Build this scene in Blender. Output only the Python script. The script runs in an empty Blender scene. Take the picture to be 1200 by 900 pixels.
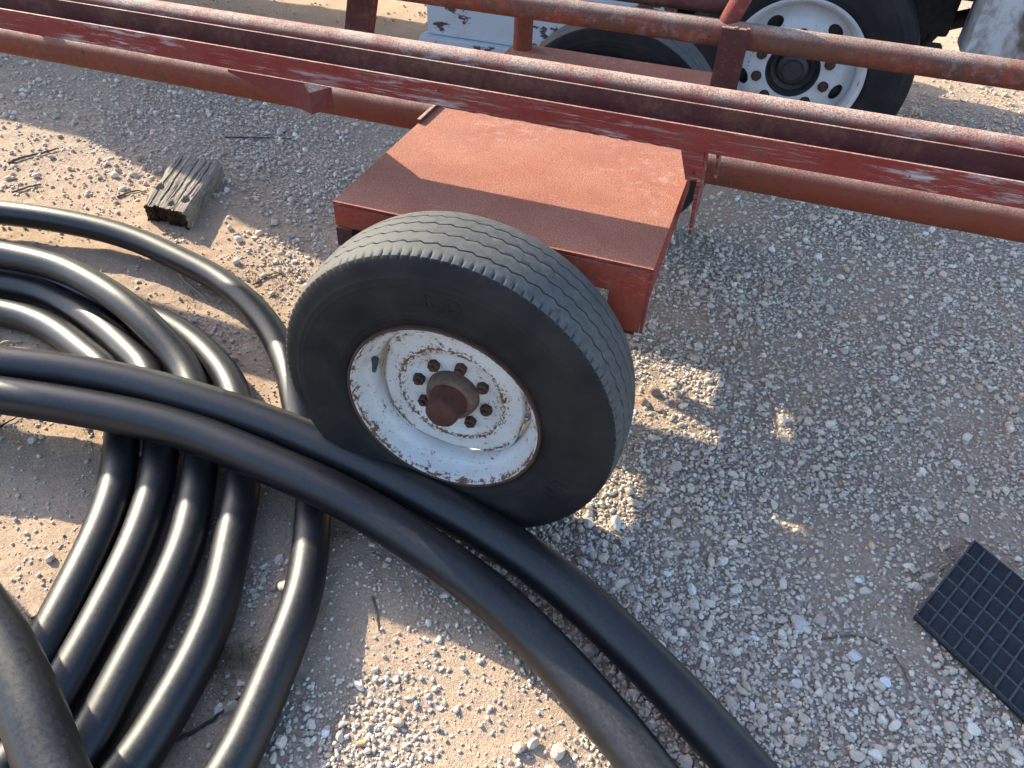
import bpy, bmesh, math, random
import numpy as np
from mathutils import Vector, Matrix

random.seed(7); rng = np.random.default_rng(11)
scene = bpy.context.scene
col = scene.collection

# ------------------------------------------------------------------ camera
CAM = np.array([0.4848, -1.1512, 1.5304]); YAW, PITCH, ROLL, FPX = -0.3003, 0.7338, 0.0493, 878.19
def _axes():
    f = np.array([math.sin(YAW)*math.cos(PITCH), math.cos(YAW)*math.cos(PITCH), -math.sin(PITCH)])
    r = np.array([math.cos(YAW), -math.sin(YAW), 0.0]); u = np.cross(r, f)
    return f, r*math.cos(ROLL)+u*math.sin(ROLL), -r*math.sin(ROLL)+u*math.cos(ROLL)
CF, CR, CU = _axes()
cam = bpy.data.cameras.new('camera'); cam_o = bpy.data.objects.new('camera', cam); col.objects.link(cam_o)
cam.sensor_width = 36.0; cam.lens = 36.0*FPX/1200.0; cam.clip_start = 0.05; cam.clip_end = 600.0
m = Matrix.Identity(4)
for i in range(3):
    m[i][0] = CR[i]; m[i][1] = CU[i]; m[i][2] = -CF[i]; m[i][3] = CAM[i]
cam_o.matrix_world = m
scene.camera = cam_o
def at(u, v, ax, val):
    """photo pixel (1200x900) -> point where its ray meets the plane ax = val"""
    d = CF + (u-600)/FPX*CR + (450-v)/FPX*CU
    i = 'xyz'.index(ax); return CAM + (val-CAM[i])/d[i]*d
def px(P):
    d = np.asarray(P, float)-CAM; z = d@CF
    return 600+FPX*(d@CR)/z, 450-FPX*(d@CU)/z, z

# ------------------------------------------------------------------ light
SUN = np.array([-1.75, 0.76, 1.0]); SUN /= np.linalg.norm(SUN)
ELEV = math.asin(SUN[2])
world = bpy.data.worlds.new('World'); scene.world = world; world.use_nodes = True
wn = world.node_tree; bg = wn.nodes['Background']
sky = wn.nodes.new('ShaderNodeTexSky'); sky.sky_type = 'NISHITA'; sky.sun_disc = False
sky.sun_elevation = ELEV; sky.sun_rotation = math.atan2(SUN[0], SUN[1])
sky.air_density = 1.0; sky.dust_density = 1.6; sky.ozone_density = 2.0
wn.links.new(sky.outputs[0], bg.inputs[0]); bg.inputs[1].default_value = 0.15
sl = bpy.data.lights.new('sun', 'SUN'); sl.energy = 3.4; sl.angle = math.radians(0.53); sl.color = (1.0, 0.91, 0.71)
so = bpy.data.objects.new('sun', sl); col.objects.link(so)
so.rotation_euler = Vector(SUN.tolist()).to_track_quat('Z', 'Y').to_euler()
vs = scene.view_settings; vs.view_transform = 'Standard'; vs.look = 'None'; vs.gamma = 1.0; vs.use_curve_mapping = False
vs.exposure = 1.78

# ------------------------------------------------------------------ materials
class NT:
    def __init__(s, name):
        s.m = bpy.data.materials.new(name); s.m.use_nodes = True
        s.t = s.m.node_tree; s.b = s.t.nodes['Principled BSDF']
        s.co = s.n('ShaderNodeTexCoord').outputs['Object']
        s.geo = s.n('ShaderNodeNewGeometry')
    def n(s, k, **kw):
        x = s.t.nodes.new(k)
        for a, v in kw.items(): setattr(x, a, v)
        return x
    def put(s, sock, v):
        if isinstance(v, bpy.types.NodeSocket): s.t.links.new(v, sock)
        elif isinstance(v, (tuple, list)) and len(v) == 3 and sock.type == 'RGBA': sock.default_value = (*v, 1)
        else: sock.default_value = v
    def scale(s, v, co=None):
        x = s.n('ShaderNodeMapping'); s.put(x.inputs['Vector'], co or s.co); x.inputs['Scale'].default_value = v
        return x.outputs[0]
    def noise(s, sc, det=4, rough=0.55, co=None, dist=0.0):
        x = s.n('ShaderNodeTexNoise'); s.put(x.inputs['Vector'], co or s.co)
        x.inputs['Scale'].default_value = sc; x.inputs['Detail'].default_value = det
        x.inputs['Roughness'].default_value = rough; x.inputs['Distortion'].default_value = dist
        return x.outputs['Fac']
    def voro(s, sc, feature='F1', out='Distance', co=None):
        x = s.n('ShaderNodeTexVoronoi', feature=feature); s.put(x.inputs['Vector'], co or s.co)
        x.inputs['Scale'].default_value = sc; return x.outputs[out]
    def ramp(s, f, *stops):
        x = s.n('ShaderNodeValToRGB'); s.put(x.inputs[0], f); e = x.color_ramp.elements
        while len(e) < len(stops): e.new(0.5)
        for k, (p, c) in enumerate(stops):
            e[k].position = p; e[k].color = (*c, 1) if isinstance(c, tuple) else (c, c, c, 1)
        return x.outputs[0]
    def mix(s, f, a, b, mode='MIX'):
        x = s.n('ShaderNodeMix', data_type='RGBA', blend_type=mode)
        s.put(x.inputs[0], f); s.put(x.inputs[6], a); s.put(x.inputs[7], b); return x.outputs[2]
    def math(s, op, a, b=0.0, clamp=False):
        x = s.n('ShaderNodeMath', operation=op, use_clamp=clamp); s.put(x.inputs[0], a); s.put(x.inputs[1], b); return x.outputs[0]
    def up(s, lo=0.3, hi=0.9):
        x = s.n('ShaderNodeSeparateXYZ'); s.put(x.inputs[0], s.geo.outputs['Normal'])
        return s.ramp(x.outputs[2], (lo, 0.0), (hi, 1.0))
    def attr(s, name):
        x = s.n('ShaderNodeAttribute'); x.attribute_name = name; return x.outputs['Color']
    def bump(s, h, st=0.4, d=0.01, prev=None):
        x = s.n('ShaderNodeBump'); s.put(x.inputs['Height'], h); x.inputs['Strength'].default_value = st
        x.inputs['Distance'].default_value = d
        if prev is not None: s.put(x.inputs['Normal'], prev)
        return x.outputs[0]
    def done(s, color, rough=0.7, bump=None, metal=0.0, spec=0.5, **kw):
        s.put(s.b.inputs['Base Color'], color); s.put(s.b.inputs['Roughness'], rough)
        s.put(s.b.inputs['Metallic'], metal); s.b.inputs['Specular IOR Level'].default_value = spec
        if bump is not None: s.put(s.b.inputs['Normal'], bump)
        for k, v in kw.items(): s.put(s.b.inputs[k], v)
        return s.m

def mat_ground():
    s = NT('sandy_dirt')
    big = s.noise(1.3, 5); mid = s.noise(14, 6, 0.65); fine = s.noise(160, 4, 0.7)
    c = s.mix(s.ramp(big, (0.35, 0.0), (0.65, 1.0)), (0.555, 0.387, 0.260), (0.458, 0.335, 0.241))
    c = s.mix(s.ramp(mid, (0.3, 0.0), (0.75, 1.0)), c, (0.624, 0.453, 0.318))
    c = s.mix(s.ramp(fine, (0.35, 0.75), (0.62, 0.0)), c, (0.305, 0.216, 0.156))
    g = s.attr('gravel')
    cells = s.voro(75, out='Color')
    x = s.n('ShaderNodeSeparateColor'); s.put(x.inputs[0], cells)
    gc = s.ramp(x.outputs[0], (0.0, (0.277, 0.223, 0.195)), (0.45, (0.500, 0.407, 0.350)), (0.8, (0.694, 0.604, 0.545)), (1.0, (0.816, 0.772, 0.740)))
    dist = s.voro(75)
    gc = s.mix(s.ramp(dist, (0.35, 0.0), (0.62, 1.0)), gc, (0.194, 0.151, 0.123))
    gc = s.mix(0.22, gc, (0.24, 0.20, 0.18))  # darker ground stands in for shade between the stones
    c = s.mix(s.math('MULTIPLY', g, 0.85), c, gc)
    h = s.math('ADD', s.math('MULTIPLY', mid, 0.5), s.math('MULTIPLY', fine, 0.35))
    b = s.bump(h, 0.9, 0.016)
    h2 = s.math('MULTIPLY', s.math('SUBTRACT', 1.0, dist), g)
    b = s.bump(h2, 0.6, 0.010, b)
    b = s.bump(s.noise(300, 3, 0.65), 0.7, 0.006, b)
    return s.done(c, 0.95, b, spec=0.15)

def mat_stone():
    s = NT('gravel_stone')
    a = s.attr('tint')
    n = s.noise(90, 5, 0.65); n2 = s.noise(350, 3, 0.7)
    c = s.mix(s.ramp(n, (0.3, 0.0), (0.75, 0.55)), a, s.mix(0.5, a, (0.32, 0.25, 0.18)))
    c = s.mix(s.ramp(n2, (0.30, 0.5), (0.5, 0.0)), c, s.mix(0.6, c, (0.1, 0.08, 0.07)))
    return s.done(c, 0.85, s.bump(s.math('ADD', n, s.math('MULTIPLY', n2, 0.4)), 0.35, 0.004), spec=0.25)

RED = (0.160, 0.018, 0.014)
def mat_red(name, base=RED, dust=0.35, rust=0.35, scuff=0.3, streak=(1, 1, 1), grit=0.0, dusty=(0.52, 0.36, 0.27), faded=(0.19, 0.036, 0.028), spec=0.2, speck=0.0):
    s = NT(name)
    n1 = s.noise(9, 6, 0.6); n2 = s.noise(48, 6, 0.7); n3 = s.noise(260, 4, 0.7)
    c = s.mix(s.ramp(n2 if speck else n1, (0.32, 0.0), (0.7, 1.0)), base, faded)
    rf = s.ramp(s.math('ADD', s.math('MULTIPLY', n1, 0.45), s.math('MULTIPLY', n2, 0.55)), (0.62-0.22*rust, 0.0), (0.70-0.16*rust, 1.0))
    rc = s.mix(n3, (0.055, 0.030, 0.024), (0.155, 0.070, 0.042))
    c = s.mix(s.math('MULTIPLY', rf, min(1.0, 0.5+rust)), c, rc)
    st = s.noise(30, 7, 0.75, s.scale(streak)); st2 = s.noise(2.2, 3, 0.5)
    sf = s.math('MULTIPLY', s.ramp(st, (0.52, 0.0), (0.62, 1.0)), s.ramp(st2, (0.46, 0.0), (0.6, 1.0)))
    c = s.mix(s.math('MULTIPLY', sf, scuff), c, (0.36, 0.31, 0.31))
    sc2 = s.noise(95, 6, 0.78, s.scale((streak[0]*0.5, streak[1], streak[2]*1.5))); sc3 = s.noise(5.5, 4, 0.6)
    sf2 = s.math('MULTIPLY', s.ramp(sc2, (0.55, 0.0), (0.63, 1.0)), s.ramp(sc3, (0.42, 0.0), (0.6, 1.0)))
    c = s.mix(s.math('MULTIPLY', sf2, scuff*0.85), c, (0.33, 0.25, 0.24))
    chip = s.noise(85, 5, 0.6, dist=0.4)
    c = s.mix(s.ramp(chip, (0.655, 0.0), (0.675, 0.9)), c, (0.045, 0.028, 0.024))
    u = s.up(0.45, 0.95)
    gr = s.ramp(n3, (0.40, 0.0), (0.60, 1.0))
    patch = s.ramp(n1, (0.28, 0.72 if speck else 0.25), (0.62, 1.0))
    df = s.math('MULTIPLY', s.math('MULTIPLY', u, patch), s.math('MULTIPLY', s.math('ADD', 0.35, s.math('MULTIPLY', gr, 0.9)), dust))
    c = s.mix(s.math('MINIMUM', df, 0.95), c, dusty)
    if speck:
        g1 = s.ramp(s.noise(480, 3, 0.65), (0.53, 0.0), (0.60, 1.0)); g2 = s.ramp(s.noise(7, 4, 0.6), (0.35, 0.25), (0.65, 1.0))
        c = s.mix(s.math('MULTIPLY', s.math('MULTIPLY', g1, g2), s.math('MULTIPLY', u, speck)), c, (0.74, 0.55, 0.38))
        g3 = s.ramp(s.noise(300, 4, 0.7), (0.62, 0.0), (0.67, 0.7))
        c = s.mix(s.math('MULTIPLY', g3, u), c, (0.07, 0.02, 0.016))
    h = s.math('ADD', s.math('MULTIPLY', n2, 0.5), s.math('MULTIPLY', n3, 0.6))
    b = s.bump(h, 0.28+grit, 0.004)
    b = s.bump(s.noise(600, 2, 0.6), 0.2+grit*0.8, 0.0018, b)
    return s.done(c, s.ramp(n2, (0.3, 0.55), (0.7, 0.85)), b, spec=spec)

def mat_rubber(name, dust=0.25, base=(0.0075, 0.008, 0.0095), tread=False):
    s = NT(name)
    n1 = s.noise(7, 5, 0.6); n2 = s.noise(60, 5, 0.7)
    c = s.mix(s.ramp(n2, (0.3, 0.0), (0.75, 0.5)), base, (0.014, 0.014, 0.015))
    f = s.math('MULTIPLY', s.ramp(n1, (0.4, 0.1), (0.75, 1.0)), dust)
    c = s.mix(f, c, (0.075, 0.064, 0.052))
    if tread:
        a = s.attr('wear')
        c = s.mix(s.math('MULTIPLY', a, s.ramp(n2, (0.25, 0.35), (0.7, 1.0))), c, (0.112, 0.110, 0.102))
    sc = s.noise(90, 3, 0.8, s.scale((0.35, 1, 2.2)))
    c = s.mix(s.ramp(sc, (0.66, 0.0), (0.72, 0.35)), c, (0.06, 0.058, 0.055))
    return s.done(c, s.ramp(n2, (0.3, 0.60), (0.75, 0.85)), s.bump(n2, 0.25, 0.003), spec=0.18)

def mat_white_rusty(name, specks=0.5, white=(0.40, 0.425, 0.45), patch=0.0, dark=False):
    s = NT(name)
    n1 = s.noise(16, 6, 0.62); n2 = s.noise(75, 7, 0.72); n3 = s.noise(240, 3, 0.6)
    c = s.mix(s.ramp(s.noise(11, 4), (0.35, 0.0), (0.7, 0.75)), white, s.mix(0.35, white, (0.33, 0.30, 0.26)))
    f = s.math('ADD', s.math('MULTIPLY', n1, 0.38), s.math('MULTIPLY', n2, 0.62))
    halo = s.ramp(f, (0.605-0.12*specks, 0.0), (0.66-0.12*specks, 0.55))
    c = s.mix(halo, c, (0.27, 0.15, 0.075))
    core = s.ramp(f, (0.645-0.12*specks, 0.0), (0.665-0.12*specks, 1.0))
    rc = s.mix(n3, (0.075, 0.035, 0.02), (0.24, 0.10, 0.045))
    if dark: rc = s.mix(n3, (0.02, 0.016, 0.015), (0.075, 0.05, 0.04))
    c = s.mix(core, c, rc)
    if patch:
        p = s.noise(3.4, 8, 0.62, s.scale((1, 1, 2.2)))
        c = s.mix(s.ramp(p, (0.585-0.1*patch, 0.0), (0.60-0.1*patch, 1.0)), c, s.mix(n2, (0.018, 0.014, 0.012), (0.085, 0.055, 0.04)))
    b = s.bump(s.math('SUBTRACT', 1.0, core), 0.35, 0.0015)
    return s.done(c, 0.48, b, spec=0.45)

def mat_rim(name, white, rings, amount):
    """chipped white wheel paint: flecks drawn out round the wheel, most of them along the rolled ridges"""
    s = NT(name)
    x = s.n('ShaderNodeSeparateXYZ'); s.put(x.inputs[0], s.co)
    r = s.math('SQRT', s.math('ADD', s.math('MULTIPLY', x.outputs[0], x.outputs[0]), s.math('MULTIPLY', x.outputs[2], x.outputs[2])))
    a = s.math('ARCTAN2', x.outputs[2], x.outputs[0])
    v = s.n('ShaderNodeCombineXYZ'); s.put(v.inputs[0], s.math('MULTIPLY', a, 0.22)); s.put(v.inputs[1], s.math('MULTIPLY', r, 2.6)); s.put(v.inputs[2], x.outputs[1])
    st = s.noise(62, 7, 0.72, v.outputs[0]); iso = s.noise(170, 5, 0.7); big = s.noise(14, 5, 0.6)
    ring = None
    for rr, w in rings:
        t = s.math('SUBTRACT', 1.0, s.math('MULTIPLY', s.math('ABSOLUTE', s.math('SUBTRACT', r, rr)), 1.0/w), True)
        ring = t if ring is None else s.math('MAXIMUM', ring, t)
    f = s.math('ADD', s.math('ADD', s.math('MULTIPLY', st, 0.55), s.math('MULTIPLY', iso, 0.25)), s.math('ADD', s.math('MULTIPLY', ring, 0.092), s.math('MULTIPLY', big, 0.20)))
    c = s.mix(s.ramp(big, (0.35, 0.0), (0.7, 0.6)), white, tuple(q*k for q, k in zip(white, (0.86, 0.80, 0.72))))
    c = s.mix(s.ramp(f, (0.585-amount, 0.0), (0.62-amount, 0.5)), c, (0.25, 0.145, 0.075))
    core = s.ramp(f, (0.612-amount, 0.0), (0.628-amount, 1.0))
    c = s.mix(core, c, s.mix(s.ramp(iso, (0.4, 0.0), (0.6, 1.0)), (0.028, 0.018, 0.014), (0.17, 0.070, 0.032)))
    sp = s.ramp(s.noise(330, 3, 0.65), (0.655, 0.0), (0.675, 0.85))
    c = s.mix(sp, c, (0.05, 0.04, 0.035))
    return s.done(c, 0.5, s.bump(s.math('SUBTRACT', 1.0, core), 0.4, 0.0015), spec=0.4)

def mat_bumper():
    s = NT('rusted_bumper')
    n = s.noise(2.6, 8, 0.68, s.scale((1.2, 1, 0.8))); f = s.noise(60, 6, 0.7)
    c = s.mix(s.ramp(n, (0.44, 0.0), (0.54, 1.0)), s.mix(f, (0.36, 0.36, 0.36), (0.46, 0.45, 0.44)), s.mix(f, (0.05, 0.035, 0.028), (0.15, 0.105, 0.08)))
    return s.done(c, 0.6, s.bump(f, 0.3, 0.003), spec=0.4)

def mat_rust(name, a=(0.06, 0.026, 0.016), b=(0.20, 0.085, 0.042)):
    s = NT(name)
    n1 = s.noise(25, 6, 0.7); n2 = s.noise(140, 4, 0.7)
    c = s.mix(s.ramp(n1, (0.3, 0.0), (0.7, 1.0)), a, b)
    c = s.mix(s.ramp(n2, (0.5, 0.0), (0.7, 0.6)), c, (0.05, 0.03, 0.025))
    return s.done(c, 0.8, s.bump(s.math('ADD', n1, n2), 0.4, 0.003), spec=0.3)

def mat_poly_pipe():
    s = NT('black_polyethylene')
    uv = s.n('ShaderNodeUVMap'); uv.uv_map = 'uv'; uvo = uv.outputs[0]
    n1 = s.noise(5, 5, 0.6); n2 = s.noise(120, 5, 0.7)
    sx = s.n('ShaderNodeSeparateXYZ'); s.put(sx.inputs[0], uvo)
    # lengthwise scuffs: stretched noise in (length, around)
    st = s.noise(1.0, 6, 0.75, s.scale((3.0, 160.0, 1.0), uvo))
    c = s.mix(s.ramp(n1, (0.35, 0.0), (0.7, 1.0)), (0.0030, 0.0038, 0.0062), (0.0055, 0.006, 0.0075))
    up = s.up(0.0, 0.9)
    dustf = s.math('MULTIPLY', s.ramp(n2, (0.35, 0.1), (0.7, 1.0)), s.math('MULTIPLY', up, s.ramp(n1, (0.3, 0.35), (0.7, 0.75))))
    c = s.mix(dustf, c, (0.034, 0.031, 0.027))
    scr = s.ramp(st, (0.62, 0.0), (0.70, 1.0))
    fl = s.ramp(s.noise(380, 3, 0.7), (0.66, 0.0), (0.70, 1.0))
    c = s.mix(s.math('MULTIPLY', fl, s.math('ADD', 0.15, s.math('MULTIPLY', up, 0.5))), c, (0.13, 0.12, 0.105))
    c = s.mix(s.math('MULTIPLY', scr, 0.7), c, (0.12, 0.117, 0.11))
    # printed marking line: short dashes at one clock position
    v = sx.outputs[1]
    on = s.math('MULTIPLY', s.math('GREATER_THAN', v, 0.655), s.math('LESS_THAN', v, 0.673))
    dash = s.math('GREATER_THAN', s.noise(1.0, 0, 0.5, s.scale((170.0, 0.0, 0.0), uvo)), 0.52)
    gate = s.math('GREATER_THAN', s.noise(1.0, 0, 0.5, s.scale((3.0, 0.0, 0.0), uvo)), 0.45)
    c = s.mix(s.math('MULTIPLY', s.math('MULTIPLY', on, dash), s.math('MULTIPLY', gate, 0.5)), c, (0.20, 0.20, 0.20))
    r = s.math('ADD', s.math('ADD', s.ramp(n2, (0.3, 0.34), (0.75, 0.45)), s.math('MULTIPLY', scr, 0.12)), s.math('MULTIPLY', dustf, 0.14))
    b = s.bump(st, 0.10, 0.002); b = s.bump(n2, 0.07, 0.002, b)
    return s.done(c, r, b, spec=0.5)

def mat_wood():
    s = NT('weathered_wood')
    g = s.noise(7, 8, 0.72, s.scale((26, 1.0, 14)), 0.25); n = s.noise(60, 5, 0.7)
    c = s.ramp(g, (0.28, (0.07, 0.055, 0.045)), (0.42, (0.27, 0.225, 0.185)), (0.58, (0.42, 0.365, 0.31)), (0.8, (0.54, 0.485, 0.42)))
    c = s.mix(s.ramp(n, (0.35, 0.4), (0.6, 0.0)), c, (0.07, 0.05, 0.038))
    return s.done(c, 0.9, s.bump(s.math('ADD', g, s.math('MULTIPLY', n, 0.3)), 0.9, 0.012), spec=0.15)
def mat_wood_end():
    s = NT('split_wood_end')
    n = s.noise(45, 7, 0.75); n2 = s.noise(12, 4)
    c = s.ramp(n, (0.3, (0.02, 0.013, 0.01)), (0.55, (0.10, 0.06, 0.038)), (0.75, (0.22, 0.14, 0.09)))
    return s.done(c, 0.95, s.bump(s.math('ADD', n, n2), 1.0, 0.02), spec=0.1)

def mat_simple(name, c, rough=0.7, var=0.3, sc=40, spec=0.3, metal=0.0, bump=0.2):
    s = NT(name); n = s.noise(sc, 5, 0.65)
    d = tuple(x*(1-var) for x in c); l = tuple(min(1, x*(1+var)) for x in c)
    return s.done(s.mix(s.ramp(n, (0.3, 0.0), (0.7, 1.0)), d, l), rough, s.bump(n, bump, 0.003), spec=spec, metal=metal)

M = dict(
    ground=mat_ground(), stone=mat_stone(),
    red=mat_red('red_paint_worn', scuff=1.0, streak=(0.18, 1, 1.6), dust=0.75, rust=0.45),
    deck=mat_red('red_deck_paint', base=(0.15, 0.016, 0.013), dust=0.44, rust=0.07, scuff=0.5, grit=0.8, speck=0.42, dusty=(0.68, 0.33, 0.205), faded=(0.235, 0.040, 0.026), spec=0.2),
    rail=mat_red('red_rail_paint', dust=0.9, rust=0.75, scuff=0.6, grit=0.5, streak=(0.3, 1, 1), dusty=(0.56, 0.40, 0.31)),
    rustrail=mat_red('rusted_rail_paint', base=(0.22, 0.042, 0.020), faded=(0.24, 0.055, 0.03), dust=0.9, rust=1.15, scuff=0.25, grit=0.35, dusty=(0.50, 0.36, 0.28)),
    spine=mat_red('rusted_spine_paint', base=(0.17, 0.040, 0.022), faded=(0.19, 0.05, 0.03), dust=1.0, rust=0.5, scuff=0.1, dusty=(0.50, 0.35, 0.27)),
    darkred=mat_red('dark_inner_red', base=(0.055, 0.02, 0.019), faded=(0.075, 0.028, 0.024), dust=0.5, rust=0.55, scuff=0.1),  # darker red for inner and far parts
    trough=mat_red('trough_dark_red', base=(0.058, 0.018, 0.017), faded=(0.078, 0.026, 0.023), dust=0.75, rust=0.6, scuff=0.10, streak=(0.3, 1, 1)),  # darker red than the front flange, used inside the channel
    pocket=mat_red('pocket_paint', base=(0.12, 0.016, 0.013), faded=(0.14, 0.026, 0.02), scuff=0.05, dust=0.9, rust=0.4),
    lip=mat_red('lip_bounce_red', base=(0.22, 0.032, 0.018), faded=(0.27, 0.055, 0.03), scuff=0.45, dust=0.8, rust=0.35),  # brighter red: bounce light on the deck lip put into the colour
    tread=mat_rubber('worn_tread_rubber', 0.28, tread=True), rubber=mat_rubber('tyre_rubber', 0.25),
    truckrubber=mat_rubber('truck_tyre_rubber', 0.30, (0.010, 0.0105, 0.012)),
    rim=mat_rim('chipped_white_rim', (0.50, 0.505, 0.50), ((.124, .016), (.2145, .007), (.172, .007)), 0.042), truckrim=mat_rim('truck_rim_white', (0.50, 0.51, 0.53), ((.262, .008), (.18, .012)), -0.03),
    truckwhite=mat_white_rusty('truck_panel_white', 0.22, (0.42, 0.45, 0.49), patch=0.34, dark=True),
    bumper=mat_bumper(),
    rust=mat_rust('rusty_steel'), rustdark=mat_rust('dark_rusty_steel', (0.028, 0.016, 0.012), (0.085, 0.042, 0.026)),
    caprust=mat_rust('red_brown_cap', (0.035, 0.013, 0.009), (0.090, 0.031, 0.019)), hubrust=mat_rust('brown_hub_steel', (0.075, 0.048, 0.034), (0.17, 0.115, 0.08)), poly=mat_poly_pipe(), wood=mat_wood(), woodend=mat_wood_end(),
    plastic=mat_simple('black_moulded_plastic', (0.011, 0.012, 0.015), 0.5, 0.45, 40, 0.4),
    plastic_edge=mat_simple('pale_plastic_rib', (0.048, 0.051, 0.058), 0.5, 0.5, 90, 0.4),  # lighter than the plastic of the cell floors
    chassis=mat_simple('greasy_chassis', (0.022, 0.020, 0.019), 0.75, 0.5, 30),
    hubdark=mat_simple('dark_hub_metal', (0.018, 0.018, 0.020), 0.5, 0.5, 40, 0.5),
    twig=mat_simple('dry_twig', (0.13, 0.095, 0.07), 0.9, 0.5, 80), paletwig=mat_simple('bleached_twig', (0.36, 0.30, 0.235), 0.9, 0.3, 80),
    straw=mat_simple('dry_grass_straw', (0.20, 0.155, 0.10), 0.9, 0.4, 30), wire=mat_simple('dark_wire', (0.05, 0.035, 0.03), 0.7, 0.3, 60),
    glass=mat_simple('cab_glass', (0.02, 0.025, 0.03), 0.1, 0.1, 5, 0.5),
    valve=mat_simple('valve_rubber', (0.05, 0.06, 0.065), 0.7, 0.3, 60),
)

# ------------------------------------------------------------------ mesh helpers
def empty(name, loc=(0, 0, 0), parent=None):
    o = bpy.data.objects.new(name, None); col.objects.link(o); o.location = loc; o.empty_display_size = 0.1
    if parent: o.parent = parent
    return o
def tag(o, label=None, cat=None, group=None, kind=None):
    if label: o['label'] = label
    if cat: o['category'] = cat
    if group: o['group'] = group
    if kind: o['kind'] = kind
    return o
class MB:
    def __init__(s): s.v = []; s.f = []; s.uv = []
    def add(s, vs, fs, uvs=None):
        k = len(s.v); s.v += [tuple(map(float, p)) for p in vs]; s.f += [tuple(i+k for i in f) for f in fs]
        s.uv += uvs if uvs else [None]*len(fs)
        return s
    def box(s, lo, hi, rot=None, piv=None):
        (x0, y0, z0), (x1, y1, z1) = lo, hi
        vs = [(x0, y0, z0), (x1, y0, z0), (x1, y1, z0), (x0, y1, z0), (x0, y0, z1), (x1, y0, z1), (x1, y1, z1), (x0, y1, z1)]
        if rot is not None:
            piv = Vector(piv); vs = [rot @ (Vector(p)-piv)+piv for p in vs]
        return s.add(vs, [(3, 2, 1, 0), (4, 5, 6, 7), (0, 1, 5, 4), (1, 2, 6, 5), (2, 3, 7, 6), (3, 0, 4, 7)])
    def prism(s, poly, axis, a, b):
        """poly: 2D points in the plane normal to axis (x: (y,z), y: (x,z), z: (x,y)), extruded a..b"""
        def p3(p, t): return {'x': (t, p[0], p[1]), 'y': (p[0], t, p[1]), 'z': (p[0], p[1], t)}[axis]
        n = len(poly); vs = [p3(p, a) for p in poly]+[p3(p, b) for p in poly]
        return s.add(vs, [tuple(range(n))[::-1], tuple(range(n, 2*n))]+[(i, (i+1) % n, n+(i+1) % n, n+i) for i in range(n)])
    def tube(s, pts, r, n=20, caps=True, uvlen=True, wob=0.0):
        P = [Vector(p) for p in pts]; N = len(P); rr = r if hasattr(r, '__len__') else [r]*N
        T = [(P[min(i+1, N-1)]-P[max(i-1, 0)]).normalized() for i in range(N)]
        ref = Vector((0, 0, 1)) if abs(T[0].z) < 0.9 else Vector((1, 0, 0))
        vs = []; L = [0.0]
        for i in range(N):
            if i: L.append(L[-1]+(P[i]-P[i-1]).length)
            ref = (ref-T[i]*ref.dot(T[i])).normalized(); bi = T[i].cross(ref)
            for k in range(n):
                a = 2*math.pi*k/n
                vs.append(P[i]+(ref*math.cos(a)+bi*math.sin(a))*rr[i]*(1+wob*random.uniform(-1, 1)))
        fs = []; uvs = []
        for i in range(N-1):
            for k in range(n):
                k2 = (k+1) % n
                fs.append((i*n+k, i*n+k2, (i+1)*n+k2, (i+1)*n+k))
                uvs.append(((L[i], k/n), (L[i], (k+1)/n), (L[i+1], (k+1)/n), (L[i+1], k/n)))
        if caps:
            fs.append(tuple(range(n))[::-1]); uvs.append(None)
            fs.append(tuple(range((N-1)*n, N*n))); uvs.append(None)
        return s.add(vs, fs, uvs)
    def revolve(s, prof, n=64, closed=False):
        """prof: (y, r) pairs, axis Y through origin"""
        k = len(prof); vs = []
        for j in range(n):
            a = 2*math.pi*j/n; c, q = math.cos(a), math.sin(a)
            vs += [(r*c, y, r*q) for y, r in prof]
        fs = []
        for j in range(n):
            j2 = (j+1) % n
            for i in range(k if closed else k-1):
                i2 = (i+1) % k
                fs.append((j*k+i, j*k+i2, j2*k+i2, j2*k+i))
        return s.add(vs, fs)
    def build(s, name, mat, parent=None, smooth=None, bevel=0.0, loc=None, attrs=None):
        me = bpy.data.meshes.new(name); me.from_pydata(s.v, [], s.f); me.materials.append(mat)
        if any(s.uv):
            ul = me.uv_layers.new(name='uv'); k = 0
            for f, u in zip(s.f, s.uv):
                for j in range(len(f)):
                    if u: ul.data[k].uv = u[j]
                    k += 1
        bm = bmesh.new(); bm.from_mesh(me); bmesh.ops.recalc_face_normals(bm, faces=bm.faces)
        if bevel:
            bmesh.ops.bevel(bm, geom=[e for e in bm.edges if len(e.link_faces) == 2 and e.calc_face_angle(0) > 0.6], offset=bevel, segments=2, affect='EDGES', profile=0.6)
        bm.to_mesh(me); bm.free()
        if smooth is not None:
            me.shade_smooth()
            if smooth < 3: me.set_sharp_from_angle(angle=smooth)
        o = bpy.data.objects.new(name, me); col.objects.link(o)
        if parent: o.parent = parent
        if loc is not None: o.location = loc
        return o
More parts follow.
